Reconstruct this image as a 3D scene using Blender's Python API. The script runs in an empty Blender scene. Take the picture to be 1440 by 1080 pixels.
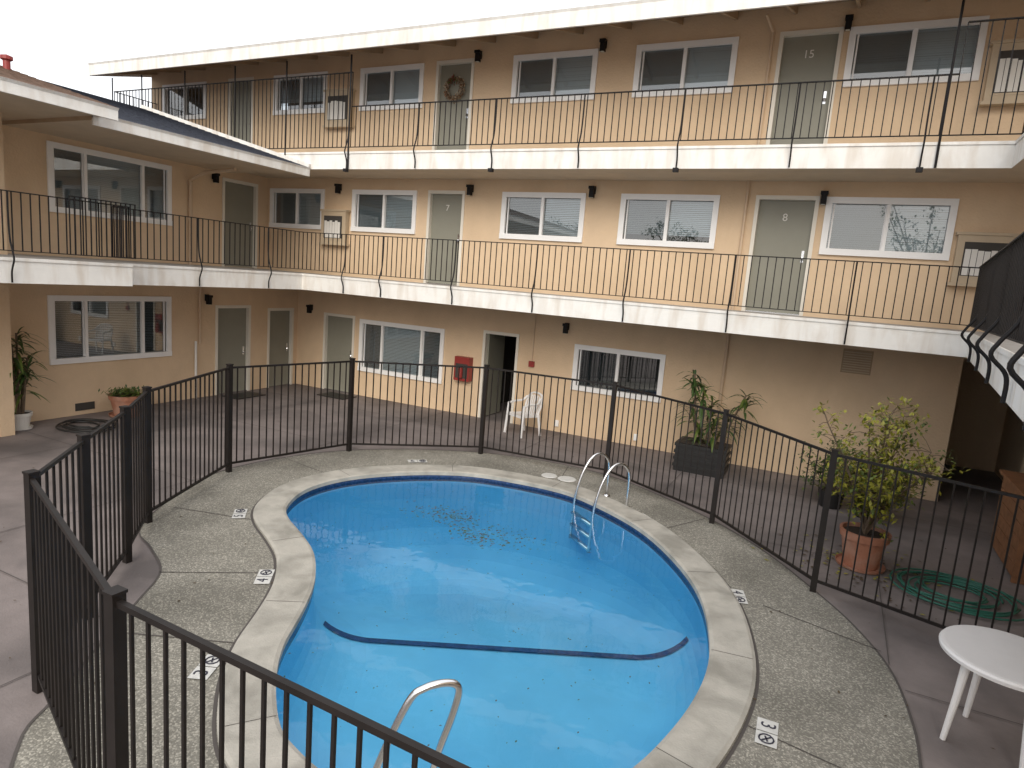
import bpy, math, random, bmesh
from mathutils import Vector, Matrix
random.seed(7)
S=bpy.context.scene
COL=bpy.context.collection
def link(o,parent=None):
    COL.objects.link(o)
    if parent: o.parent=parent
    return o
def empty(name):
    e=bpy.data.objects.new(name,None); e.empty_display_size=.2; return link(e)
# ---------------- materials
def mat(name,col,rough=.7,var=.0,vscale=3,bump=0,bscale=60,metal=0,spec=.5,stain=None,stscale=.6,stamt=.5,stretch=None,bdist=.01):
    m=bpy.data.materials.new(name);m.use_nodes=True;nt=m.node_tree;N=nt.nodes;L=nt.links
    b=N["Principled BSDF"];b.inputs["Roughness"].default_value=rough;b.inputs["Metallic"].default_value=metal
    b.inputs["Specular IOR Level"].default_value=spec
    b.inputs["Base Color"].default_value=(*col,1)
    geo=N.new("ShaderNodeNewGeometry")
    if var>0:
        n=N.new("ShaderNodeTexNoise");n.inputs["Scale"].default_value=vscale;n.inputs["Detail"].default_value=4
        n.inputs["Roughness"].default_value=.65
        L.new(geo.outputs["Position"],n.inputs["Vector"])
        r=N.new("ShaderNodeMapRange");r.inputs[1].default_value=.3;r.inputs[2].default_value=.7;r.inputs[3].default_value=1-var;r.inputs[4].default_value=1+var
        L.new(n.outputs[0],r.inputs[0])
        mx=N.new("ShaderNodeVectorMath");mx.operation='SCALE';mx.inputs[0].default_value=col
        L.new(r.outputs[0],mx.inputs["Scale"]);last=mx.outputs[0]
        if stain:
            n2=N.new("ShaderNodeTexNoise");n2.inputs["Scale"].default_value=stscale;n2.inputs["Detail"].default_value=4
            n2.inputs["Distortion"].default_value=.4
            if stretch:
                mp=N.new("ShaderNodeVectorMath");mp.operation='MULTIPLY';mp.inputs[1].default_value=stretch
                L.new(geo.outputs["Position"],mp.inputs[0]);L.new(mp.outputs[0],n2.inputs["Vector"])
            else: L.new(geo.outputs["Position"],n2.inputs["Vector"])
            r2=N.new("ShaderNodeMapRange");r2.inputs[1].default_value=.45;r2.inputs[2].default_value=.68;r2.inputs[3].default_value=0;r2.inputs[4].default_value=stamt
            L.new(n2.outputs[0],r2.inputs[0])
            mm=N.new("ShaderNodeMix");mm.data_type='RGBA';L.new(r2.outputs[0],mm.inputs[0]);L.new(last,mm.inputs[6]);mm.inputs[7].default_value=(*stain,1)
            last=mm.outputs[2]
        L.new(last,b.inputs["Base Color"])
    if bump>0:
        n3=N.new("ShaderNodeTexNoise");n3.inputs["Scale"].default_value=bscale;n3.inputs["Detail"].default_value=3
        L.new(geo.outputs["Position"],n3.inputs["Vector"])
        bp=N.new("ShaderNodeBump");bp.inputs["Strength"].default_value=bump;bp.inputs["Distance"].default_value=bdist
        L.new(n3.outputs[0],bp.inputs["Height"]);L.new(bp.outputs[0],b.inputs["Normal"])
    return m
M={}
M['stucco']=mat('stucco',(.70,.53,.36),.9,.04,2.5,.6,28,stain=(.59,.435,.285),stscale=.9,stamt=.6,stretch=(1,1,.45),bdist=.012)
M['soffit']=mat('soffit_paint',(.60,.49,.36),.85,.06,3)
M['eave']=mat('eave_brown',(.40,.29,.19),.85,.1,3)
M['white']=mat('white_paint',(.82,.81,.78),.6,.04,4,.15,30,stain=(.56,.48,.39),stscale=2.2,stamt=.5,stretch=(2.2,2.2,.5))
M['frame']=mat('window_frame_white',(.86,.86,.86),.4,.02,5)
M['door']=mat('door_greygreen',(.25,.245,.20),.5,.04,3)
M['doortrim']=mat('door_trim',(.74,.70,.62),.5)
M['iron']=mat('black_iron',(.012,.011,.012),.6,.2,8,spec=.25)
M['fence']=mat('fence_black',(.015,.012,.011),.5,.25,6,spec=.3)
M['shingle']=mat('shingle_roof',(.045,.05,.065),1,.4,14,.6,40,spec=.1)
M['shingleb']=mat('shingle_roof_brown',(.15,.10,.075),1,.4,14,.6,40,spec=.1)
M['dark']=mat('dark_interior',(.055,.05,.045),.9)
M['slabtop']=mat('walkway_concrete',(.38,.36,.34),.85,.1,3)
M['blind']=mat('blind_slats',(.74,.77,.78),.6)
M['conc']=mat('courtyard_concrete',(.215,.185,.178),.8,.14,2.2,.3,50,stain=(.105,.092,.09),stscale=.8,stamt=.85)
M['joint']=mat('paving_joint',(.085,.075,.07),.9)
M['coping']=mat('pool_coping_concrete',(.43,.41,.365),.85,.1,6,.4,60,stain=(.24,.23,.20),stscale=2.5,stamt=.8)
M['tile']=mat('waterline_tile',(.03,.06,.15),.25,.5,25)
M['chrome']=mat('stainless_steel',(.75,.76,.78),.2,metal=1)
M['plastic']=mat('white_plastic',(.76,.75,.75),.35,.03,5)
M['terra']=mat('terracotta',(.38,.165,.10),.8,.15,8,.2,40,stain=(.44,.31,.25),stscale=4,stamt=.5)
M['soil']=mat('soil',(.04,.028,.02),.95,.3,20,.8,60)
M['bark']=mat('bark',(.15,.11,.075),.9,.3,20)
M['leafd']=mat('leaf_dark_green',(.045,.085,.022),.45,.3,6)
M['leafy']=mat('leaf_yellow_green',(.27,.26,.028),.5,.3,5)
M['leafm']=mat('leaf_mid_green',(.10,.14,.026),.5,.3,5)
M['leafb']=mat('leaf_brown',(.08,.055,.03),.8,.3,8)
M['red']=mat('red_paint',(.28,.035,.03),.4)
M['black']=mat('black_plastic',(.02,.02,.02),.5)
M['hoseg']=mat('hose_green',(.03,.15,.11),.45)
M['wood']=mat('redwood',(.24,.11,.05),.7,.25,9)
M['cab']=mat('cabinet_tan',(.50,.40,.28),.6,.05,5)
M['paper']=mat('paper_white',(.72,.70,.66),.8)
M['signw']=mat('marker_white',(.60,.60,.58),.5,.12,15)
M['ink']=mat('marker_ink',(.03,.03,.05),.6)
M['pipe']=mat('pipe_beige',(.62,.47,.33),.6)
M['lampg']=mat('lamp_glass',(.6,.58,.5),.3)
def aggr():
    m=mat('exposed_aggregate',(.24,.228,.196),.85,.14,1.6,stain=(.15,.142,.12),stscale=.9,stamt=.8)
    nt=m.node_tree;N=nt.nodes;L=nt.links;b=N["Principled BSDF"]
    src=b.inputs["Base Color"].links[0].from_socket
    geo=N.new("ShaderNodeNewGeometry");v=N.new("ShaderNodeTexVoronoi");v.inputs["Scale"].default_value=85
    L.new(geo.outputs["Position"],v.inputs["Vector"])
    sep=N.new("ShaderNodeSeparateColor");L.new(v.outputs["Color"],sep.inputs[0])
    pw=N.new("ShaderNodeMath");pw.operation='POWER';pw.inputs[1].default_value=3;L.new(sep.outputs[0],pw.inputs[0])
    r=N.new("ShaderNodeMapRange");r.inputs[3].default_value=.80;r.inputs[4].default_value=1.85;L.new(pw.outputs[0],r.inputs[0])
    sc=N.new("ShaderNodeVectorMath");sc.operation='SCALE';L.new(src,sc.inputs[0]);L.new(r.outputs[0],sc.inputs["Scale"])
    L.new(sc.outputs[0],b.inputs["Base Color"])
    bp=N.new("ShaderNodeBump");bp.inputs["Strength"].default_value=.45;bp.inputs["Distance"].default_value=.004;bp.invert=True
    L.new(v.outputs["Distance"],bp.inputs["Height"]);L.new(bp.outputs[0],b.inputs["Normal"])
    return m
M['aggr']=aggr()
M['plaster']=mat('pool_plaster',(.23,.60,.83),.8,.06,1.2,stain=(.17,.51,.76),stscale=.8,stamt=.6)
def glass():
    m=bpy.data.materials.new('window_glass');m.use_nodes=True;nt=m.node_tree;N=nt.nodes;L=nt.links;N.clear()
    o=N.new("ShaderNodeOutputMaterial");mx=N.new("ShaderNodeMixShader");t=N.new("ShaderNodeBsdfTransparent");g=N.new("ShaderNodeBsdfGlossy")
    t.inputs[0].default_value=(.78,.86,.90,1);g.inputs["Roughness"].default_value=.01
    f=N.new("ShaderNodeFresnel");f.inputs[0].default_value=1.5
    mt=N.new("ShaderNodeMath");mt.operation='MULTIPLY_ADD';mt.inputs[1].default_value=1.5;mt.inputs[2].default_value=.12;mt.use_clamp=True
    L.new(f.outputs[0],mt.inputs[0]);L.new(mt.outputs[0],mx.inputs[0]);L.new(t.outputs[0],mx.inputs[1]);L.new(g.outputs[0],mx.inputs[2]);L.new(mx.outputs[0],o.inputs[0])
    return m
M['glass']=glass()
def screen():
    m=bpy.data.materials.new('insect_screen');m.use_nodes=True;nt=m.node_tree;N=nt.nodes;L=nt.links;N.clear()
    o=N.new("ShaderNodeOutputMaterial");mx=N.new("ShaderNodeMixShader");t=N.new("ShaderNodeBsdfTransparent");g=N.new("ShaderNodeBsdfDiffuse")
    g.inputs[0].default_value=(.07,.08,.085,1);mx.inputs[0].default_value=.42
    L.new(t.outputs[0],mx.inputs[1]);L.new(g.outputs[0],mx.inputs[2]);L.new(mx.outputs[0],o.inputs[0]);return m
M['screen']=screen()
def water():
    m=bpy.data.materials.new('pool_water');m.use_nodes=True;nt=m.node_tree;N=nt.nodes;L=nt.links;N.clear()
    o=N.new("ShaderNodeOutputMaterial");mx=N.new("ShaderNodeMixShader");t=N.new("ShaderNodeBsdfTransparent");g=N.new("ShaderNodeBsdfGlossy")
    t.inputs[0].default_value=(.76,.935,.985,1);g.inputs["Roughness"].default_value=.03
    f=N.new("ShaderNodeFresnel");f.inputs[0].default_value=1.33
    n=N.new("ShaderNodeTexNoise");n.inputs["Scale"].default_value=3.2;n.inputs["Detail"].default_value=2;ge=N.new("ShaderNodeNewGeometry");L.new(ge.outputs["Position"],n.inputs["Vector"])
    bp=N.new("ShaderNodeBump");bp.inputs["Strength"].default_value=.16;bp.inputs["Distance"].default_value=.03;L.new(n.outputs[0],bp.inputs["Height"])
    L.new(bp.outputs[0],g.inputs["Normal"]);L.new(bp.outputs[0],f.inputs["Normal"])
    L.new(f.outputs[0],mx.inputs[0]);L.new(t.outputs[0],mx.inputs[1]);L.new(g.outputs[0],mx.inputs[2]);L.new(mx.outputs[0],o.inputs[0]);return m
M['water']=water()
# ---------------- mesh builder
class MB:
    def __init__(s): s.v=[];s.f=[];s.m=[];s.mats=[]
    def mi(s,k):
        if k not in s.mats: s.mats.append(k)
        return s.mats.index(k)
    def poly(s,pts,k):
        i=len(s.v);s.v+= [tuple(p) for p in pts];s.f.append(tuple(range(i,i+len(pts))));s.m.append(s.mi(k))
    def box(s,x0,y0,z0,x1,y1,z1,k):
        i=len(s.v);s.v+=[(x0,y0,z0),(x1,y0,z0),(x1,y1,z0),(x0,y1,z0),(x0,y0,z1),(x1,y0,z1),(x1,y1,z1),(x0,y1,z1)]
        for f in ((0,3,2,1),(4,5,6,7),(0,1,5,4),(1,2,6,5),(2,3,7,6),(3,0,4,7)):
            s.f.append(tuple(i+j for j in f));s.m.append(s.mi(k))
    def bar(s,a,b,w,k,h=None,up=(0,0,1)):
        a=Vector(a);b=Vector(b);d=(b-a).normalized();u=Vector(up)
        if abs(d.dot(u))>.98:u=Vector((0,1,0))
        r=d.cross(u).normalized();u=r.cross(d);h=h or w;i=len(s.v)
        for p in (a,b):
            for sx,sy in ((-1,-1),(1,-1),(1,1),(-1,1)): s.v.append(tuple(p+r*sx*w/2+u*sy*h/2))
        for f in ((0,1,2,3),(7,6,5,4),(0,4,5,1),(1,5,6,2),(2,6,7,3),(3,7,4,0)):
            s.f.append(tuple(i+j for j in f));s.m.append(s.mi(k))
    def tube(s,pts,r,k,n=8,closed=False):
        pts=[Vector(p) for p in pts];i0=len(s.v);N=len(pts);rr=r if isinstance(r,(list,tuple)) else [r]*N
        prev=None
        for j,p in enumerate(pts):
            d=(pts[(j+1)%N]-pts[j-1]) if closed else (pts[min(j+1,N-1)]-pts[max(j-1,0)])
            d.normalize()
            if prev is None:
                u=Vector((0,0,1)) if abs(d.z)<.9 else Vector((1,0,0))
                a=d.cross(u).normalized()
            else: a=(prev-d*prev.dot(d)).normalized()
            prev=a;b=d.cross(a)
            for q in range(n):
                t=2*math.pi*q/n;s.v.append(tuple(p+(a*math.cos(t)+b*math.sin(t))*rr[j]))
        for j in range(N if closed else N-1):
            for q in range(n):
                j2=(j+1)%N;s.f.append((i0+j*n+q,i0+j*n+(q+1)%n,i0+j2*n+(q+1)%n,i0+j2*n+q));s.m.append(s.mi(k))
        if not closed:
            s.f.append(tuple(i0+q for q in range(n))[::-1]);s.m.append(s.mi(k))
            s.f.append(tuple(i0+(N-1)*n+q for q in range(n)));s.m.append(s.mi(k))
    def lathe(s,c,prof,k,n=32):
        i0=len(s.v)
        for r,z in prof:
            for q in range(n):
                t=2*math.pi*q/n;s.v.append((c[0]+r*math.cos(t),c[1]+r*math.sin(t),c[2]+z))
        for j in range(len(prof)-1):
            for q in range(n):
                s.f.append((i0+j*n+q,i0+j*n+(q+1)%n,i0+(j+1)*n+(q+1)%n,i0+(j+1)*n+q));s.m.append(s.mi(k))
    def obj(s,name,parent=None,smooth=False):
        me=bpy.data.meshes.new(name);me.from_pydata(s.v,[],s.f)
        for k in s.mats: me.materials.append(M[k])
        me.polygons.foreach_set("material_index",s.m)
        if smooth: me.polygons.foreach_set("use_smooth",[True]*len(s.f))
        me.update();o=bpy.data.objects.new(name,me);link(o,parent)
        return o
def catmull(P,n,closed=True):
    P=[Vector(p) for p in P];o=[];N=len(P)
    R=range(N) if closed else range(N-1)
    for i in R:
        if closed:p0,p1,p2,p3=P[i-1],P[i],P[(i+1)%N],P[(i+2)%N]
        else:p0,p1,p2,p3=P[max(i-1,0)],P[i],P[i+1],P[min(i+2,N-1)]
        for j in range(n):
            t=j/n;o.append(.5*((2*p1)+(-p0+p2)*t+(2*p0-5*p1+4*p2-p3)*t*t+(-p0+3*p1-3*p2+p3)*t**3))
    if not closed:o.append(P[-1])
    return o
# ---------------- camera
yaw,pit,rol=math.radians(25.828),math.radians(9.062),math.radians(4.486)
F=Vector((-math.sin(yaw)*math.cos(pit),math.cos(yaw)*math.cos(pit),-math.sin(pit)));R0=Vector((math.cos(yaw),math.sin(yaw),0));U0=R0.cross(F)
R=R0*math.cos(rol)+U0*math.sin(rol);U=U0*math.cos(rol)-R0*math.sin(rol)
cd=bpy.data.cameras.new("camera");cd.lens=928.3/1440*36;cd.sensor_width=36;cd.clip_end=2000;cd.clip_start=.05
co=link(bpy.data.objects.new("camera",cd))
mw=Matrix((R,U,-F)).transposed().to_4x4();mw.translation=(0,0,3.1);co.matrix_world=mw
S.camera=co
# ---------------- building
YW=11.9;YG=12.65;XW=-12.6;XG=-12.3;XE=-16.6
B=empty("apartment_building")
walls=MB()
def wall(plane,P,u0,u1,z0,z1,ops,t=.2):
    us=sorted({u0,u1,*[a for o in ops for a in o[:2]]});us=[u for u in us if u0<=u<=u1]
    zs=sorted({z0,z1,*[a for o in ops for a in o[2:4]]});zs=[z for z in zs if z0<=z<=z1]
    for i in range(len(us)-1):
        um=(us[i]+us[i+1])/2;run=None
        for j in range(len(zs)-1):
            zm=(zs[j]+zs[j+1])/2
            solid=not any(o[0]<um<o[1] and o[2]<zm<o[3] for o in ops)
            if solid:
                run=[zs[j],zs[j+1]] if run is None else [run[0],zs[j+1]]
            if (not solid or j==len(zs)-2) and run:
                if plane=='y': walls.box(us[i],P,run[0],us[i+1],P+t,run[1],'stucco')
                else: walls.box(P-t,us[i],run[0],P,us[i+1],run[1],'stucco')
                run=None
Z2=2.86;Z3=5.34
w3r=[(a,b,6.45,7.25) for a,b in ((-16.31,-14.75),(-12.43,-10.89),(-9.9,-8.33),(-6.22,-4.58),(-3.81,-2.15),(-.45,1.26))]
w2r=[(a,b,3.90,4.73) for a,b in ((-12.48,-10.87),(-10.0,-8.34),(-6.25,-4.56),(-3.82,-2.14),(-.43,1.29))]
w1r=[(-10.26,-7.92,.65,1.83),(-4.73,-2.92,.98,1.85)]
d3r=[(a,b,Z3,Z3+1.95) for a,b in ((-13.95,-13.14),(-7.99,-7.13),(-1.48,-.58))]
d2r=[(a,b,Z2,Z2+1.9) for a,b in ((-8.02,-7.15),(-1.52,-.57))]
d1r=[(-11.41,-10.46,0,1.9),(-6.89,-6.04,0,1.93)]
lwr=[(6.99,9.30,3.66,4.78)];ldr=[(10.6,11.57,Z2,Z2+1.93)];lw1r=[(6.76,9.06,1.01,2.16)];ld1r=[(10.19,11.14,0,2.0),(11.68,12.5,0,1.93)]
wall('y',YW,XE,3.2,Z3-.34,7.75,w3r+d3r)
wall('y',YW,XW,3.2,Z2-.34,Z3-.34,w2r+d2r)
wall('y',YG,XG-.3,3.2,0,Z2-.34,w1r+d1r+[(1.85,2.9,0,2.4)])
wall('x',XW,5.8,YW,Z2-.34,5.3,lwr+ldr)
wall('x',XG,5.8,YG,0,Z2-.34,lw1r+ld1r)
walls.box(-17,-3,0,-12.75,5.7,5.0,'stucco')
walls.box(XE,16,0,3.4,16.2,7.6,'stucco');walls.box(XE-.2,YW,5,XE,16,7.6,'stucco')
walls.box(3.2,-3,0,3.4,16,7.75,'stucco')
walls.box(-17,5.8,0,-16.8,16,5.3,'stucco')
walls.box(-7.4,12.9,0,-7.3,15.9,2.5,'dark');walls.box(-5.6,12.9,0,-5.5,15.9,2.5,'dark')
walls.obj("stucco_walls",B)
sl=MB()
ED=10.75;EX=-10.35
def slab(pts,z0,z1,top='slabtop'):
    n=len(pts)
    sl.poly([(x,y,z1) for x,y in pts],top);sl.poly([(x,y,z0) for x,y in pts][::-1],'soffit')
    for i in range(n):
        a=pts[i];b=pts[(i+1)%n];sl.poly([(*a,z0),(*b,z0),(*b,z1),(*a,z1)],'white')
        a=Vector(a);b=Vector(b);d=(b-a)
        if d.length>.6: sl.bar((a.x,a.y,z1-.022),(b.x,b.y,z1-.022),.03,'white',.04)
slab([(-9.95,-3),(-9.95,6.7),(EX,6.7),(EX,ED),(1.6,ED),(.95,4.0),(.8,2.5),(3.2,2.5),(3.2,YW+.1),(XW-.1,YW+.1),(XW-.1,-3)],Z2-.34,Z2)
slab([(XE-.05,ED),(1.7,ED),(1.7,8.6),(3.2,8.6),(3.2,YW+.1),(XE-.05,YW+.1)],Z3-.34,Z3)
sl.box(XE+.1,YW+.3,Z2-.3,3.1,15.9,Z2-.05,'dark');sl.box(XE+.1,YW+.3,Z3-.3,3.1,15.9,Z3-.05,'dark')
sl.obj("balcony_slabs",B)
rf=MB()
def prism(prof,u0,u1,k,kt=None,axis='x'):
    n=len(prof)
    P=lambda u,a,z:(u,a,z) if axis=='x' else (a,u,z)
    rf.poly([P(u0,*p) for p in prof],k);rf.poly([P(u1,*p) for p in prof][::-1],k)
    for i in range(n):
        a,b=prof[i],prof[(i+1)%n];rf.poly([P(u0,*a),P(u1,*a),P(u1,*b),P(u0,*b)],kt[i] if kt else k)
sg=.28;RE=-16.85
prism([(10.32,7.10),(10.36,7.10),(10.36,7.34),(10.32,7.34)],RE,3.6,'white')
prism([(10.362,7.24),(12.0,7.24+1.64*sg),(16.5,8.5),(16.5,8.62),(12.0,7.36+1.64*sg),(10.30,7.37)],RE,3.6,'eave',['eave','eave','eave','shingle','shingle','white'])
prism([(10.36,7.10),(14,8.08),(14,8.28),(10.36,7.34)],RE-.04,RE-.001,'white')
for i in range(23):
    x=-16.6+i*.9;rf.bar((x,10.4,7.2),(x,12.0,7.2+1.6*sg),.05,'eave',.12)
def lroof(xe,y0,y1,ze,sh):
    xr=-15.5;zr=ze+.26*(xe-xr)
    prism([(xe,ze-.17),(xe-.04,ze-.17),(xe-.04,ze),(xe,ze)],y0,y1,'white',axis='y')
    prism([(xe-.05,ze-.10),(XW-.5,ze-.10),(XW-.5,ze-.05+.26*(xe-XW+.4)),(xr,zr-.12),(xr,zr),(xe+.03,ze)] ,y0,y1,'eave',['soffit','eave','eave','eave',sh,'white'],axis='y')
    prism([(xr,zr),(xr,zr-.12),(-19.5,zr-1.1),(-19.5,zr-1.0)],y0,y1,sh,axis='y')
    t=.25
    while t<5.2:
        x=xe-t;z=ze+.26*t+.006;rf.bar((x,y0,z),(x,y1,z),.02,sh,.008);t+=.22
lroof(-10.2,6.3,ED-.02,5.02,'shingle');lroof(-9.75,-3,6.38,5.08,'shingleb')
rf.bar((-10.2,ED-.03,5.06),(-15.5,ED-.03,6.44),.05,'white',.08)
rf.tube([(-12.2,6.2,5.6),(-12.2,6.2,5.86)],.05,'red',12);rf.lathe((-12.2,6.2,5.84),[(.05,0),(.085,.02),(.085,.07),(.0,.10)],'red',12)
rf.obj("roof",B)
wn=MB();gl=MB();dr=MB()
def TR(plane,P):
    if plane=='y': return lambda u,o,z:(u,P-o,z)
    return lambda u,o,z:(P+o,u,z)
def tbox(mb,T,u0,u1,o0,o1,z0,z1,k):
    a=T(u0,o0,z0);b=T(u1,o1,z1);mb.box(min(a[0],b[0]),min(a[1],b[1]),a[2],max(a[0],b[0]),max(a[1],b[1]),b[2],k)
def window(plane,P,u0,u1,z0,z1,kind=2,dark=False,scr=0,drop=0):
    T=TR(plane,P);f=.065
    tbox(wn,T,u0-.03,u1+.03,-.02,.035,z1-f,z1+.035,'frame');tbox(wn,T,u0-.03,u1+.03,-.02,.045,z0-.035,z0+f,'frame')
    tbox(wn,T,u0-.03,u0+f,-.02,.032,z0+f,z1-f,'frame');tbox(wn,T,u1-f,u1+.03,-.02,.032,z0+f,z1-f,'frame')
    if kind==2: cuts=[(u0+u1)/2]
    else:
        w=u1-u0;cuts=[u0+w*.27,u1-w*.25]
    for c in cuts: tbox(wn,T,c-.028,c+.028,-.05,.015,z0+f,z1-f,'frame')
    gl.poly([T(u0+.02,-.04,z0+.02),T(u1-.02,-.04,z0+.02),T(u1-.02,-.04,z1-.02),T(u0+.02,-.04,z1-.02)],'glass')
    b=[u0+f]+cuts+[u1-f]
    for i in range(len(b)-1):
        a,c=b[i]+.03,b[i+1]-.03
        if (kind==2 and i==scr) or (kind==3 and i!=1):
            gl.poly([T(a,-.055,z0+f),T(c,-.055,z0+f),T(c,-.055,z1-f),T(a,-.055,z1-f)],'screen')
            for e in (a,c): tbox(wn,T,e-.012,e+.012,-.052,-.022,z0+f,z1-f,'frame')
    if not dark:
        z=z0+.05+drop;ti=random.uniform(.024,.032)
        while z<z1-.04:
            j=random.uniform(-.002,.002);wn.poly([T(u0+.04,-.095,z),T(u1-.04,-.095,z+j),T(u1-.04,-.08,z+ti+j),T(u0+.04,-.08,z+ti)],'blind');z+=.033
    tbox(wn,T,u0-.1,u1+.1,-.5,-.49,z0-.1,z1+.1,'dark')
for i,(a,b,c,d) in enumerate(w3r): window('y',YW,a,b,c,d,dark=i<1,scr=0,drop=(.2 if i==1 else 0))
for i,(a,b,c,d) in enumerate(w2r): window('y',YW,a,b,c,d,scr=0,drop=(.12 if i==3 else 0))
window('y',YG,*w1r[0],kind=3);window('y',YG,*w1r[1],dark=True)
window('x',XW,*lwr[0],kind=3);window('x',XG,*lw1r[0],kind=3)
wn.obj("windows",B);gl.obj("window_glass",B)
def door(plane,P,u0,u1,z0,z1,open_=False):
    T=TR(plane,P);f=.05
    tbox(dr,T,u0-.01,u0+f,-.1,.02,z0,z1-f,'doortrim');tbox(dr,T,u1-f,u1+.01,-.1,.02,z0,z1-f,'doortrim');tbox(dr,T,u0-.01,u1+.01,-.1,.02,z1-f,z1+.015,'doortrim')
    if not open_:
        tbox(dr,T,u0+f,u1-f,-.12,-.07,z0+.02,z1-f,'door')
        tbox(dr,T,u0+f,u1-f,-.11,.0,z0,z0+.019,'chrome')
        k=T(u1-f-.08,-.05,z0+.92);dr.lathe((k[0],k[1],k[2]-.025),[(0,0),(.025,.005),(.03,.025),(.025,.045),(0,.05)],'chrome',10)
        tbox(dr,T,u1-f-.1,u1-f-.06,-.07,-.06,z0+.86,z0+1.05,'chrome')
    else:
        tbox(dr,T,u0+f,u0+f+.04,-.85,-.1,z0+.02,z1-f,'door')
for d in d3r:door('y',YW,*d)
for d in d2r:door('y',YW,*d)
door('y',YG,*d1r[0]);door('y',YG,*d1r[1],open_=True)
for d in ldr:door('x',XW,*d)
for d in ld1r:door('x',XG,*d)
dr.obj("doors",B)
def text(s,loc,rot,size,k,name,parent,ext=.003):
    c=bpy.data.curves.new(name,"FONT");c.body=s;c.size=size;c.extrude=ext;c.align_x='CENTER';c.align_y='CENTER';c.materials.append(M[k])
    o=link(bpy.data.objects.new(name,c),parent);o.location=loc;o.rotation_euler=rot;return o
hp=math.pi/2
for d,n in ((d3r[2],"15"),(d2r[0],"7"),(d2r[1],"8")):
    text(n,((d[0]+d[1])/2,YW+.062,d[3]-.33),(hp,0,0),.17,'paper',"door_number",B)
# railings
rl=MB()
def railing(pts,z0,h,gap=.115):
    for a,b in zip(pts[:-1],pts[1:]):
        a=Vector((*a,0));b=Vector((*b,0));L=(b-a).length;d=(b-a)/L
        zt=z0+h;zb=z0+.09
        rl.bar(a+Vector((0,0,zt)),b+Vector((0,0,zt)),.04,'iron',.014);rl.bar(a+Vector((0,0,zb)),b+Vector((0,0,zb)),.03,'iron',.012)
        n=max(1,int(L/gap))
        for i in range(n+1):
            p=a+d*(L*i/n);rl.bar(p+Vector((0,0,zb)),p+Vector((0,0,zt)),.013,'iron')
def bracket(x,y,z0,h,nx,ny,big=False,bulge=.10,r=.013):
    P=[(0,z0+h),(.0,z0+h*.62),(.02,z0+.25),(bulge*.75,z0+.08),(bulge,z0-.02),(.06,z0-.12),(.035,z0-.2),(.035,z0-.33)]
    if big: P=P[:-1]+[(.035,z0-.36)]
    C=catmull([(x+nx*o,y+ny*o,z) for o,z in P],4,False)
    rl.tube(C,r,'iron',6)
    if big: rl.box(x+nx*.05-.04,y+ny*.05-.04,z0-.4,x+nx*.05+.04,y+ny*.05+.04,z0-.34,'iron')
ri=.03
railing([(-9.95,-3),(-9.98,6.67)],Z2,.86);railing([(-9.98,6.67),(EX-.03,6.67),(EX-.03,ED+.03),(1.57,ED+.03),(.93,4.0),(.78,2.5)],Z2,.86)
railing([(-9.2,ED+ri),(.95,ED+ri)],Z3,.86);railing([(XE,ED+ri),(-9.2,ED+ri)],Z3,1.5);railing([(XE,YW),(XE,ED+ri)],Z3,1.5);railing([(.95,ED+ri),(1.75,ED+ri),(1.75,8.6)],Z3,1.5)
railing([(-9.9,5.75),(-9.9,6.72)],Z2,.9,.07)
for k in range(7): bracket(.1-1.67*k if k<6 else -9.2,ED,Z2,.86,0,-1,False)
for k in range(7): bracket(.67-1.65*k,ED,Z3,.86,0,-1,k%2==0)
for x in (-10.9,-12.4,-14,-15.5,XE): rl.tube([(x,ED-.02,Z3-.3),(x,ED-.02,7.15)],.016,'iron',6)
for x in (-9.2,.85): rl.tube([(x,ED-.03,Z3-.34),(x,ED-.03,7.15)],.018,'iron',6)
for y in (8.2,9.8): bracket(EX,y,Z2,.86,1,0)
for y in (3,5.0): bracket(-9.95,y,Z2,.86,1,0)
for y in (9.6,8.2,6.8,5.4,4.2):
    x=1.6-(ED-y)*.0963;bracket(x,y,Z2,.86,-1,0,False,.15,.016)
rl.obj("balcony_railings",B)
# fixtures
fxm=MB()
def sconce(T,u,z,m=fxm):
    tbox(m,T,u-.045,u+.045,0,.03,z-.02,z+.12,'iron');tbox(m,T,u-.055,u+.055,.031,.14,z+.06,z+.11,'iron');tbox(m,T,u-.042,u+.042,.035,.125,z-.09,z+.059,'iron');tbox(m,T,u-.03,u+.03,.05,.11,z-.095,z-.091,'lampg')
TY=TR('y',YW);TG=TR('y',YG);TXW=TR('x',XW);TXG=TR('x',XG)
for u,z in ((-7.01,7.30),(-4.45,7.3),(-.515,7.32),(-10.4,4.76),(-7.0,4.77),(-4.4,4.77),(-.5,4.73)): sconce(TY,u,z)
for u,z in ((-11.84,1.95),(-4.97,2.17)): sconce(TG,u,z)
sconce(TXW,10.36,4.74);sconce(TXG,9.95,2.13)
def cabinet(u0,z0,u1,z1):
    tbox(fxm,TY,u0,u1,0,.14,z0,z1,'cab');tbox(fxm,TY,u0-.03,u1+.03,.0,.16,z0-.05,z0-.001,'cab');tbox(fxm,TY,u0-.03,u1+.03,0,.16,z1+.001,z1+.04,'cab')
    tbox(fxm,TY,u0+.06,u1-.06,.141,.146,z0+.07,z1-.07,'cab')
    tbox(fxm,TY,u0+.09,u1-.09,.147,.150,z0+.1,z1-.1,'dark')
    for i in range(6):
        a=u0+.11+(u1-u0-.24)*i/6;tbox(fxm,TY,a,a+(u1-u0-.24)/6-.008,.151,.154+random.uniform(0,.006),z0+.11,z1-.2-random.uniform(0,.05),'paper')
for c in ((-10.8,6.12,-10.08,6.82),(-10.8,3.58,-10.1,4.27),(1.38,3.55,2.1,4.24),(1.38,6.1,2.05,6.86)): cabinet(*c)
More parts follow.
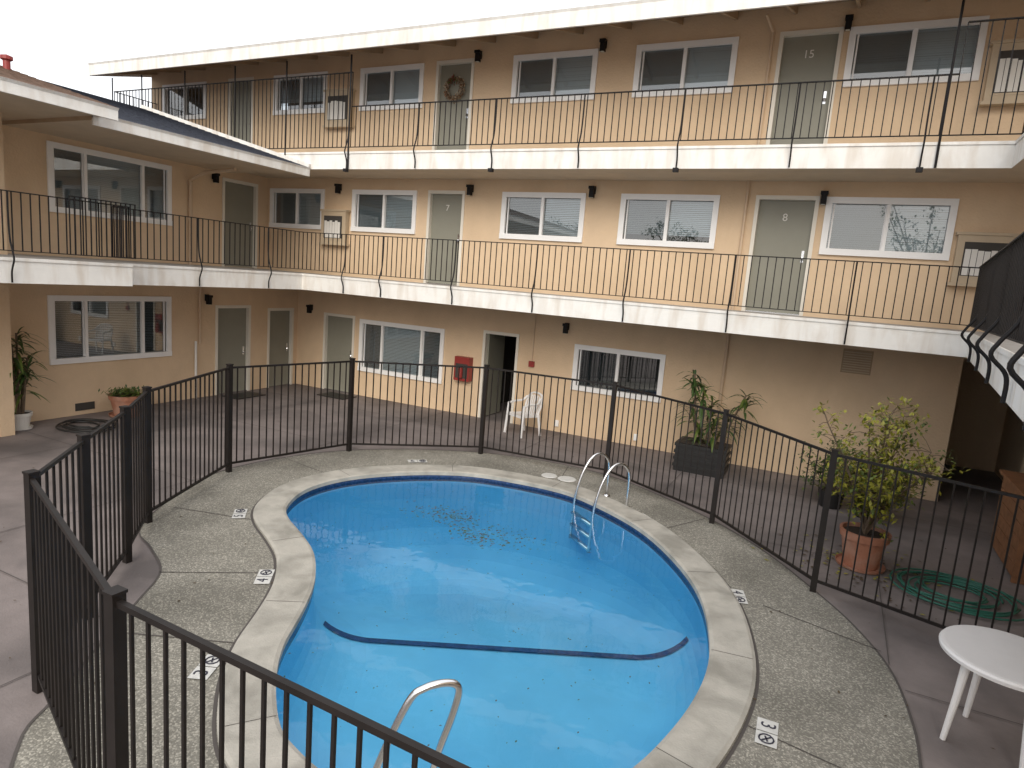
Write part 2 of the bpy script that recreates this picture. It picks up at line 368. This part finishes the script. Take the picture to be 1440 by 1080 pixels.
tbox(fxm,TG,-7.5,-7.12,0,.16,.78,1.31,'red');tbox(fxm,TG,-7.46,-7.16,.161,.166,.84,1.16,'dark')
fxm.tube([(-7.31,YG-.2,.86),(-7.31,YG-.2,1.08)],.05,'red',10)
tbox(fxm,TG,-5.75,-5.63,0,.05,1.29,1.41,'red');fxm.tube([(-5.69,YG-.02,1.42),(-5.69,YG-.02,2.5)],.012,'pipe',6)
for i in range(9):
    zz=1.97+.37*i/9;tbox(fxm,TG,.14,.56,.002,.02,zz,zz+.02,'cab')
tbox(fxm,TG,.12,.58,-.001,.0015,1.95,2.36,'eave')
for u in (-5.0,-3.3): tbox(fxm,TG,u-.04,u+.04,0,.04,.12,.25,'frame')
tbox(fxm,TXG,7.15,7.5,.0,.012,.08,.22,'dark')
fxm.tube([(-1.67,YW-.04,Z2),(-1.67,YW-.04,Z3-.34)],.022,'pipe')
fxm.tube([(-1.6,YW-.04,Z3),(-1.6,YW-.04,7.3),(-1.7,YW-.25,7.5)],.022,'pipe')
fxm.tube([(-1.79,YG-.04,0),(-1.79,YG-.04,2.5)],.03,'pipe')
fxm.tube([(XG+.05,9.65,0),(XG+.05,9.65,1.25)],.025,'white')
fxm.tube([(XG+.05,9.75,1.2),(XG+.05,9.75,2.5)],.025,'pipe')
fxm.tube([(XW+.05,9.75,Z2),(XW+.05,9.75,4.6),(XW+.35,9.85,4.78),(-11.4,9.9,4.85)],.04,'pipe')
fxm.box(-11.8,5.6,0,-11.6,5.8,Z2-.34,'stucco');fxm.box(-11.8,5.6,Z2,-11.6,5.8,4.95,'stucco')
fxm.obj("wall_fixtures",B)
# ---------------- ground
inner=[(-6.00,6.07),(-6.25,6.66),(-6.19,7.33),(-5.87,7.92),(-5.42,8.41),(-4.87,8.79),(-4.20,8.94),(-3.37,8.97),(-2.72,8.71),(-1.95,8.20),(-1.32,7.46),(-.89,6.71),(-.65,5.90),(-.57,5.30),(-.60,4.74),(-.69,4.24),(-.82,3.8),(-1.05,3.4),(-1.4,3.04),(-1.85,2.86),(-2.35,2.8),(-2.79,2.9),(-3.0,3.0),(-3.26,3.22),(-3.51,3.48),(-3.71,3.76),(-3.90,4.12),(-4.17,4.57),(-4.47,4.93),(-4.80,5.23),(-5.26,5.51),(-5.7,5.76)]
IN=[Vector((p.x,p.y)) for p in catmull([(x,y,0) for x,y in inner],5)]
for _ in range(3): IN=[(IN[i-1]+IN[i]*2+IN[(i+1)%len(IN)])/4 for i in range(len(IN))]
n=len(IN)
def offs(P,d):
    o=[]
    for i in range(len(P)):
        t=(P[(i+1)%len(P)]-P[i-1]).normalized();o.append(P[i]+Vector((-t.y,t.x))*d)
    return o
area=sum(IN[i-1].x*IN[i].y-IN[i].x*IN[i-1].y for i in range(n))/2
sg_=1 if area<0 else -1
OUT=offs(IN,.37*sg_)
deck=[(.19,7.57),(.53,7.0),(.80,6.33),(.91,5.61),(.92,5.01),(.85,4.0),(.6,2.6),(.2,1.45),(-1.5,1.3),(-2.9,1.25),(-4.14,2.0),(-4.5,2.45),(-5.22,3.50),(-5.49,3.90),(-5.73,4.11),(-6.18,4.32),(-6.75,4.6),(-7.4,5.6),(-7.75,6.6),(-7.55,7.8),(-7.1,8.7),(-6.3,9.5),(-5.3,10.1),(-4.2,10.35),(-3.1,10.28),(-2.1,9.8),(-1.15,9.15),(-.4,8.4)]
DK=[Vector((p.x,p.y)) for p in catmull([(x,y,0) for x,y in deck],5)]
def ringmesh(name,outer,holes,z,k):
    bm=bmesh.new();es=[]
    for lp in [outer]+holes:
        vs=[bm.verts.new((p.x,p.y,z)) for p in lp]
        es+=[bm.edges.new((vs[i],vs[(i+1)%len(vs)])) for i in range(len(vs))]
    bmesh.ops.triangle_fill(bm,use_beauty=True,use_dissolve=False,edges=es)
    for f in bm.faces:
        if f.normal.z<0:f.normal_flip()
    me=bpy.data.meshes.new(name);bm.to_mesh(me);bm.free();me.materials.append(M[k]);return link(bpy.data.objects.new(name,me))
big=[Vector(p) for p in ((-400,-400),(400,-400),(400,400),(-400,400))]
ringmesh("ground",big,[offs(IN,.1*sg_)],-.004,'conc')
ringmesh("pool_deck_pavement",DK,[offs(IN,.3*sg_)],.004,'aggr')
jt=MB()
def joint(P,w=.018):
    for a,b in zip(P[:-1],P[1:]):
        a=Vector(a);b=Vector(b);d=(b-a).normalized();q=Vector((-d.y,d.x))*w/2
        jt.poly([(*(a-q),.009),(*(b-q),.009),(*(b+q),.009),(*(a+q),.009)],'joint')
joint([tuple(p) for p in DK]+[tuple(DK[0])],.02)
for a,b in (((-5.9,5.5),(-7.0,5.2)),((-4.6,4.7),(-5.6,4.0)),((-6.5,7.4),(-7.6,7.6)),((-.3,6.9),(.75,6.6)),((-3.6,9.4),(-3.8,10.3)),((-3.9,3.6),(-5.0,3.1)),((-.2,4.8),(.9,4.6)),((-1.7,8.4),(-1.3,9.2))): joint([a,b],.012)
def inside(p,P):
    c=False
    for i in range(len(P)):
        a,b=P[i-1],P[i]
        if (a.y>p[1])!=(b.y>p[1]) and p[0]<(b.x-a.x)*(p[1]-a.y)/(b.y-a.y)+a.x:c=not c
    return c
def clipjoint(a,b):
    a=Vector(a);b=Vector(b);N=int((b-a).length/.1);st=None
    for i in range(N+1):
        p=a+(b-a)*i/N;ins=inside(p,DK)
        if not ins and st is None: st=p
        if (ins or i==N) and st is not None:
            if (p-st).length>.15: joint([tuple(st),tuple(p)],.010)
            st=None
for x in (-10.4,-7.7,-4.9,-2.1,.8): clipjoint((x,1),(x+.01,12.6))
for y in (3.2,6.0,8.8,11.3): clipjoint((-12.2,y),(3.1,y+.01))
jt.obj("paving_joints")
cp=MB()
def loop(P,z): return [(p.x,p.y,z) for p in P]
def strip(mb,A,B_,k):
    i0=len(mb.v);N=len(A);mb.v+=list(A)+list(B_);mi=mb.mi(k)
    for i in range(N):
        j=(i+1)%N;mb.f.append((i0+i,i0+j,i0+N+j,i0+N+i));mb.m.append(mi)
strip(cp,loop(OUT,.002),loop(OUT,.03),'coping');strip(cp,loop(OUT,.03),loop(offs(IN,.34*sg_),.045),'coping')
strip(cp,loop(offs(IN,.34*sg_),.045),loop(offs(IN,.02*sg_),.045),'coping');strip(cp,loop(offs(IN,.02*sg_),.045),loop(offs(IN,-.012*sg_),.03),'coping')
strip(cp,loop(offs(IN,-.012*sg_),.03),loop(offs(IN,-.012*sg_),-.02),'coping');strip(cp,loop(offs(IN,-.012*sg_),-.02),loop(IN,-.02),'coping')
POOL=empty("swimming_pool")
cp.obj("coping",POOL)
tb=MB();strip(tb,loop(IN,-.02),loop(IN,-.12),'tile');tb.obj("waterline_tile",POOL)
dk=MB();O2=offs(IN,.375*sg_);O3=offs(IN,.40*sg_);strip(dk,loop(O2,.007),loop(O3,.007),'joint')
acc=0
for i in range(n):
    acc+=(IN[i]-IN[i-1]).length
    if acc>1.5:
        acc=0;t=(IN[(i+1)%n]-IN[i-1]).normalized();q=Vector((-t.y,t.x))*sg_;a=IN[i]+q*.0;b=IN[i]+q*.345;s=t*.003
        dk.poly([(*(a-s),.047),(*(b-s),.047),(*(b+s),.047),(*(a+s),.047)],'joint')
dk.obj("coping_joint",POOL)
def bdist(x,y):
    p=Vector((x,y));m=9
    for i in range(n):
        a=IN[i-1];d=IN[i]-a;t=max(0,min(1,(p-a).dot(d)/d.length_squared));m=min(m,(p-a-d*t).length)
    return m
def depth(x,y):
    q=(x+2.75)*-.467+(y-5.9)*.884
    D=.80+max(0,min(.7,q*.28));s=min(1,bdist(x,y)/.6)
    return -(.4+(D-.4)*math.sqrt(max(0,1-(1-s)**2)))
pb=MB();ctr=Vector((-2.75,5.9));rings=[loop(IN,-.12),loop(IN,-.4)]
for s in (.985,.96,.93,.89,.85,.8,.72,.6,.45,.3,.15,.02):
    rr=[]
    for p in IN:
        q=ctr+(p-ctr)*s;rr.append((q.x,q.y,depth(q.x,q.y)))
    rings.append(rr)
for A,B_ in zip(rings[:-1],rings[1:]): strip(pb,A,B_,'plaster')
pb.poly(rings[-1],'plaster')
pb.obj("basin",POOL,smooth=True)
ln=MB();prev=None
for i in range(61):
    t=i/60;x=-4.40+(3.42)*t;y=5.02+1.77*t
    cur=[(x-.467*o,y+.884*o,depth(x,y)+.02) for o in (-.04,.04)]
    if prev: ln.poly([prev[0],cur[0],cur[1],prev[1]],'tile')
    prev=cur
ln.obj("floor_line_tile",POOL)
wm=ringmesh("water",offs(IN,.02*sg_),[],-.055,'water');wm.parent=POOL
db=MB()
def speck(x,y,s,z,k='leafb'):
    a=random.random()*6.28;w=s*.5
    db.poly([(x+s*math.cos(a),y+s*math.sin(a),z),(x-w*math.sin(a),y+w*math.cos(a),z+.002),(x-s*math.cos(a),y-s*math.sin(a),z),(x+w*math.sin(a),y-w*math.cos(a),z+.002)],k)
for i in range(1100):
    c=random.random()
    if c<.45:
        a=random.random();x=-4.6+a*1.5+random.gauss(0,.2);y=7.0+.25*math.sin(a*7)+random.gauss(0,.13)
    elif c<.7: x=random.gauss(-4,1);y=random.gauss(7.3,.7)
    else: x=random.uniform(-5.8,-.9);y=random.uniform(3.2,8.7)
    if not inside((x,y),IN): continue
    s=random.uniform(.006,.03) if c<.45 else random.uniform(.004,.015)
    speck(x,y,s,-.05,'leafd' if random.random()<.6 else 'leafb')
db.obj("floating_leaves")
db=MB()
for i in range(500):
    x=random.uniform(-11.5,2.8);y=random.uniform(1.5,12.4)
    if inside((x,y),OUT): continue
    speck(x,y,random.uniform(.008,.025),.012)
for i in range(160):
    a=random.random()*6.283;r=random.gauss(.55,.3);speck(.62+r*math.cos(a),8.75+r*math.sin(a),random.uniform(.02,.04),.012,'leafy' if random.random()<.6 else 'leafb')
db.obj("fallen_leaves")
def marker(x,y,ang,t):
    m=MB();c,s=math.cos(ang)*.92,math.sin(ang)*.92
    def q(u,v,z=.014):return (x+u*c-v*s,y+u*s+v*c,z)
    for u0,u1 in ((-.17,-.005),(.005,.17)):
        m.poly([q(u0,-.08),q(u1,-.08),q(u1,.08),q(u0,.08)],'signw')
    o=m.obj("depth_marker")
    text(t,q(-.09,0,.017),(0,0,ang),.15,'ink',"digit",o,.0005)
    r=MB();r.tube([q(.09+.055*math.cos(k*.524),.055*math.sin(k*.524),.018) for k in range(12)],.006,'ink',4,True);r.bar(q(.05,.04,.018),q(.13,-.04,.018),.01,'ink',.004);r.bar(q(.06,-.01,.018),q(.12,.01,.018),.012,'ink',.004);r.obj("no_diving_symbol",o)
for x,y,a,t in ((-6.22,5.52,2.3,'5'),(-4.72,4.5,2.2,'4'),(-3.93,3.2,2.0,'3'),(-.55,6.95,5.0,'4'),(-.06,4.79,4.75,'3'),(-2.0,8.65,5.6,'6'),(-5.9,8.85,.75,'6')): marker(x,y,a,t)
sk=MB();sk.lathe((-3.55,9.62,.006),[(0,.008),(.14,.008),(.15,0)],'signw',24);sk.lathe((-3.85,9.6,.006),[(0,.008),(.12,.008),(.13,0)],'signw',24);sk.obj("skimmer_cover")
# ---------------- fence
fe=MB()
def fence(P,h=1.55,gap=.118):
    for i,p in enumerate(P):
        w=.032;fe.box(p[0]-w,p[1]-w,0,p[0]+w,p[1]+w,h+.03,'fence');fe.box(p[0]-w-.005,p[1]-w-.005,h+.03,p[0]+w+.005,p[1]+w+.005,h+.045,'fence')
    for a,b in zip(P[:-1],P[1:]):
        a=Vector((*a,0));b=Vector((*b,0));L=(b-a).length;d=(b-a)/L
        for z in (h-.01,.13):
            fe.bar(a+Vector((0,0,z)),b+Vector((0,0,z)),.028,'fence',.028)
        k=round(L/gap)
        for i in range(1,k):
            p=a+d*(L*i/k);fe.bar(p+Vector((0,0,.13)),p+Vector((0,0,h-.01)),.015,'fence')
fence([(2.6,1.5),(.6,1.62),(-2.72,1.73),(-4.65,2.41),(-5.32,3.15),(-6.05,3.98),(-6.8,4.73),(-7.65,6.58),(-7.13,8.6),(-5.35,10.0),(-3.08,10.15),(-1.19,9.08),(.14,7.6),(2.2,6.9)])
fe.obj("pool_fence")
# ---------------- ladder + handrail
ld_=MB()
for fx0,fy0 in ((-2.35,8.9),(-2.76,9.24)):
    dx,dy=-.62,-.79
    P=[(0,0),(0,.42),(.04,.57),(.15,.66),(.28,.64),(.40,.5),(.50,.25),(.55,-.05),(.57,-.6)]
    ld_.tube(catmull([(fx0+dx*o,fy0+dy*o,z) for o,z in P],5,False),.021,'chrome',10)
    ld_.lathe((fx0,fy0,.005),[(.02,.03),(.05,.02),(.055,0)],'chrome',14)
for z in (-.2,-.38,-.56):
    ld_.bar((-2.35-.62*.56,8.9-.79*.56,z),(-2.76-.62*.56,9.24-.79*.56,z),.07,'chrome',.03)
ld_.obj("pool_ladder",smooth=True)
hr=MB()
P=[(-2.03,2.72,.03),(-1.99,2.74,.3),(-1.87,2.84,.70),(-1.80,2.90,.79),(-1.70,2.99,.81),(-1.655,3.035,.76),(-1.675,3.02,.6),(-1.74,2.97,.3),(-1.79,2.95,-.1),(-1.8,2.95,-.4)]
hr.tube(catmull(P,6,False),.022,'chrome',10);hr.obj("pool_handrail",smooth=True)
# ---------------- table
tb=MB();tc=(1.42,5.58)
tb.lathe((*tc,0),[(0,.72),(.40,.72),(.425,.716),(.435,.70),(.43,.675),(.42,.675),(.415,.70),(0,.70)],'plastic',48)
for k in range(4):
    a=math.radians(20+90*k);p=Vector((math.cos(a),math.sin(a),0))
    tb.tube([Vector((*tc,.70))+p*.27,Vector((*tc,.35))+p*.30,Vector((*tc,0))+p*.34],[.033,.026,.02],'plastic',10)
tb.obj("round_plastic_table",smooth=False)
# ---------------- chair
ch=MB();cx,cy=-5.45,11.9;ca=math.radians(-25)
def cq(u,v,z):return Vector((cx+u*math.cos(ca)-v*math.sin(ca),cy+u*math.sin(ca)+v*math.cos(ca),z))
for u in (-.24,.24):
    ch.bar(cq(u*1.08,-.24,0),cq(u,-.20,.62),.045,'plastic',.03)
    ch.bar(cq(u*1.05,.27,0),cq(u*.95,.2,.44),.045,'plastic',.03)
    ch.tube(catmull([cq(u,-.22,.62),cq(u*1.02,-.05,.65),cq(u,.15,.66),cq(u*.85,.25,.75)],4,False),.022,'plastic',6)
ch.poly([cq(-.22,-.23,.43),cq(.22,-.23,.43),cq(.2,.2,.40),cq(-.2,.2,.40)],'plastic');ch.bar(cq(-.23,-.23,.41),cq(.23,-.23,.41),.03,'plastic',.05)
ch.bar(cq(-.22,-.2,.415),cq(-.2,.2,.395),.02,'plastic',.04);ch.bar(cq(.22,-.2,.415),cq(.2,.2,.395),.02,'plastic',.04)
for i in range(7):
    u=-.17+i*.34/6;ch.bar(cq(u*.9,.2,.40),cq(u*1.05,.30,.80-.25*u*u*4),.03,'plastic',.012)
ch.tube(catmull([cq(-.21,.2,.42),cq(-.23,.26,.65),cq(-.17,.31,.80),cq(0,.32,.84),cq(.17,.31,.80),cq(.23,.26,.65),cq(.21,.2,.42)],5,False),.022,'plastic',6)
ch.obj("plastic_armchair")
# ---------------- plants
def pot(mb,x,y,r,h,k='terra'):
    mb.lathe((x,y,0),[(0,.0),(r*.68,.0),(r*.92,h*.8),(r*1.0,h*.8),(r*1.04,h),(r*.93,h),(r*.9,h*.86)],k,28);mb.lathe((x,y,0),[(0,h*.9),(r*.92,h*.9)],'soil',28)
    mb.lathe((x,y,0),[(0,.012),(r*.95,.014),(r,.04),(r*1.02,.04),(r*.98,.006)],k,28)
def leaf(mb,p,d,l,w,k,droop=.3,seg=1):
    d=d.normalized();s=d.cross(Vector((0,0,1)))
    if s.length<.1:s=Vector((1,0,0))
    s.normalize()
    if seg==1:
        m=p+d*l*.5;mb.poly([p,m+s*w/2,p+d*l-Vector((0,0,droop*l*.3)),m-s*w/2],k)
    else:
        prev=None
        for i in range(seg+1):
            t=i/seg;c=p+d*l*t-Vector((0,0,droop*l*t*t));ww=w*math.sin(math.pi*min(.97,t*.85+.12))/2
            cur=(c+s*ww,c-s*ww)
            if prev: mb.poly([prev[0],cur[0],cur[1],prev[1]],k)
            prev=cur
def rdir(zmin=-1):
    while True:
        v=Vector((random.uniform(-1,1),random.uniform(-1,1),random.uniform(zmin,1)))
        if .1<v.length<1:return v.normalized()
sb=MB();px,py=.62,8.75;pot(sb,px,py,.27,.45)
base=Vector((px,py,.4));tips=[]
for i in range(14):
    a=i*2.4;rad=random.uniform(.3,.74);h=random.uniform(.95,1.8)
    if i==0:rad=.05;h=1.88
    e=Vector((px+rad*math.cos(a),py+rad*math.sin(a),h));m=base.lerp(e,.45)+Vector((0,0,.12))
    C=catmull([base,m,e],6,False);sb.tube(C,[.022*(1-.75*j/(len(C)-1)) for j in range(len(C))],'bark',5)
    for j in range(5,len(C)):
        for q in range(3):
            t=C[j]+rdir(-.3)*random.uniform(.10,.30);sb.tube([C[j],(C[j]+t)/2+Vector((0,0,.02)),t],.004,'bark',3);tips.append(t)
for t in tips:
    yl=random.random()<.78
    for q in range(random.randint(6,14)):
        p=t+rdir()*random.uniform(.01,.12);leaf(sb,p,rdir(-.6),random.uniform(.05,.09),random.uniform(.03,.042),'leafy' if (yl and random.random()<.85) else 'leafm')
sb.obj("potted_shrub")
def dracaena(mb,x,y,stalks,L=.5,n=34,k='leafd',z0=.35):
    for ox,oy,h in stalks:
        b=Vector((x+ox*.4,y+oy*.4,z0));e=Vector((x+ox,y+oy,h));mb.tube([b,b.lerp(e,.5)+Vector((0,0,.05)),e],.018,'bark',6)
        for i in range(n):
            d=rdir(-.2);d.z=abs(d.z)*.9+random.uniform(-.2,.3);p=e-Vector((0,0,random.uniform(0,.35)))
            leaf(mb,p,d,random.uniform(.6,1)*L,.045,k if random.random()<.7 else 'leafm',random.uniform(.3,.8),5)
dp=MB();x,y=-1.85,11.75
dp.box(x-.42,y-.3,.0,x+.42,y+.3,.44,'black')
for z in (.08,.2,.32,.445): dp.box(x-.44,y-.32,z,x+.44,y+.32,z+.05,'black')
dp.box(x-.38,y-.26,.5,x+.38,y+.26,.51,'soil')
dracaena(dp,x,y,[(-.3,0,1.7),(.05,.05,1.25),(-.1,-.1,1.5),(.6,0,1.45),(.35,.1,1.05),(-.3,.1,1.15),(.15,-.1,.95),(-.1,0,.8)],.45,34)
dp.obj("planter_with_dracaena")
lp=MB();pot(lp,-11.95,6.05,.18,.28,'paper');dracaena(lp,-11.95,6.05,[(0,0,1.6),(.1,.1,1.2),(-.05,.1,.9),(.05,-.1,1.4),(-.1,0,1.1)],.5,30,z0=.25);lp.obj("potted_palm")
sp=MB();pot(sp,-11.75,7.75,.28,.40)
for i in range(420):
    p=Vector((-11.75,7.75,.38))+Vector((random.gauss(0,.14),random.gauss(0,.14),random.uniform(0,.1)));leaf(sp,p,rdir(-.1),random.uniform(.05,.12),.035,'leafm' if i%3 else 'leafd')
sp.obj("potted_geranium")
lb=MB()
for cxx,cyy in ((.75,10.9),(.25,11.1)):
    for b_ in range(22):
        c=Vector((cxx,cyy,.3))+Vector((random.gauss(0,.24),random.gauss(0,.16),random.uniform(.0,.6)))
        lb.tube([(cxx,cyy,.2),tuple(c)],.006,'bark',4)
        for i in range(50):
            p=c+Vector((random.gauss(0,.08),random.gauss(0,.08),random.gauss(0,.07)));leaf(lb,p,rdir(-.4),random.uniform(.05,.1),.035,'leafd' if i%3 else 'leafm')
    lb.lathe((cxx,cyy,0),[(0,0),(.15,0),(.2,.26),(.17,.26),(0,.24)],'black',20)
lb.obj("potted_bush")
def hose(name,x,y,r,k,turns=6,rr=.011):
    h=MB();P=[]
    for i in range(turns*24):
        t=i/24;a=2*math.pi*t;q=r*(.7+.25*math.sin(t*1.7)+.04*math.sin(i*.3));P.append((x+q*math.cos(a)+.05*math.sin(t*2),y+q*.85*math.sin(a)+.05*math.cos(t*3),.02+.012*(t%3)+.01*math.sin(i*.4)**2))
    h.tube(P,rr,k,6);h.obj(name,smooth=True)
hose("garden_hose",1.55,8.5,.66,'hoseg',8);hose("garden_hose",-11.4,6.8,.55,'black',4,.016)
wc=MB()
for i in range(6): wc.box(2.25,9.4,.05+i*.16,2.3,10.7,.2+i*.16,'wood')
wc.box(2.3,9.38,0,2.9,9.42,1.0,'wood');wc.box(2.24,9.36,0,2.3,9.4,1.02,'wood');wc.box(2.2,9.34,1.03,2.95,10.74,1.07,'wood');wc.obj("wooden_chest")
dm=MB();dm.box(-10.9,11.9,.003,-10.1,12.4,.02,'black');dm.obj("door_mat");dm=MB();dm.box(-12.1,10.2,.003,-11.6,11.0,.02,'black');dm.obj("door_mat")
wr=MB();c=d3r[1];wc_=Vector(((c[0]+c[1])/2,YW,Z3+1.42))
for i in range(900):
    a=random.random()*6.283;p=wc_+Vector((math.cos(a)*.19+random.gauss(0,.025),random.uniform(-.04,.04),math.sin(a)*.19+random.gauss(0,.025)));fl=a<2.6 and a>1.2
    leaf(wr,p,rdir(),random.uniform(.03,.07),.025,('red' if random.random()<.5 else 'leafm') if fl else ('cab' if random.random()<.7 else 'wood'))
wr.obj("door_wreath")
# street trees on the open side of the courtyard (seen in the window reflections)
def tree(x,y,h):
    t=MB();b=Vector((x,y,0));t.tube([b,b+Vector((.1,0,h*.25)),b+Vector((0,.1,h*.5))],[.22,.17,.11],'bark',8)
    for i in range(16):
        s=b+Vector((0,0,h*random.uniform(.25,.5)));d=rdir(.1);e=s+Vector((d.x*h*.28,d.y*h*.28,h*random.uniform(.15,.5)))
        C=catmull([s,s.lerp(e,.5)+Vector((0,0,-.2)),e],4,False);t.tube(C,[.08*(1-.8*j/(len(C)-1)) for j in range(len(C))],'bark',5)
        for k in range(4):
            c=C[-1-k%4]+rdir()*random.uniform(.2,.9)
            t.tube([C[-1-k%4],c],.015,'bark',4)
            for q in range(26): leaf(t,c+rdir()*random.uniform(.05,.6),rdir(),random.uniform(.14,.26),.12,'leafd' if k%2 else 'leafm')
    t.obj("street_tree")
for x,y,h in ((-17,-19,8),(-10,-22,9.5),(-3,-20,7.5),(4,-23,10),(11,-19,8.5),(19,-22,9)): tree(x,y,h)
# ---------------- light: hazy bright sky
w=bpy.data.worlds.new("World");S.world=w;w.use_nodes=True;nt=w.node_tree;bg=nt.nodes["Background"]
sky=nt.nodes.new("ShaderNodeTexSky");sky.sky_type='NISHITA';sky.sun_disc=False
az=math.radians(160);el=math.radians(32)
sky.sun_elevation=el;sky.sun_rotation=az;sky.dust_density=3;sky.air_density=1;sky.ozone_density=1.0
hz=nt.nodes.new("ShaderNodeMix");hz.data_type='RGBA';hz.inputs[0].default_value=.8;hz.inputs[7].default_value=(10.6,10.6,10.7,1)
nt.links.new(sky.outputs[0],hz.inputs[6]);nt.links.new(hz.outputs[2],bg.inputs[0]);bg.inputs[1].default_value=.15
sd=bpy.data.lights.new("sun","SUN");sd.energy=2.1;sd.angle=math.radians(38);sd.color=(1,.93,.82);so=link(bpy.data.objects.new("sun",sd))
to=Vector((math.sin(az)*math.cos(el),math.cos(az)*math.cos(el),math.sin(el)))
so.rotation_euler=to.to_track_quat('Z','Y').to_euler()
S.view_settings.view_transform='Standard';S.view_settings.look='None';S.view_settings.exposure=0
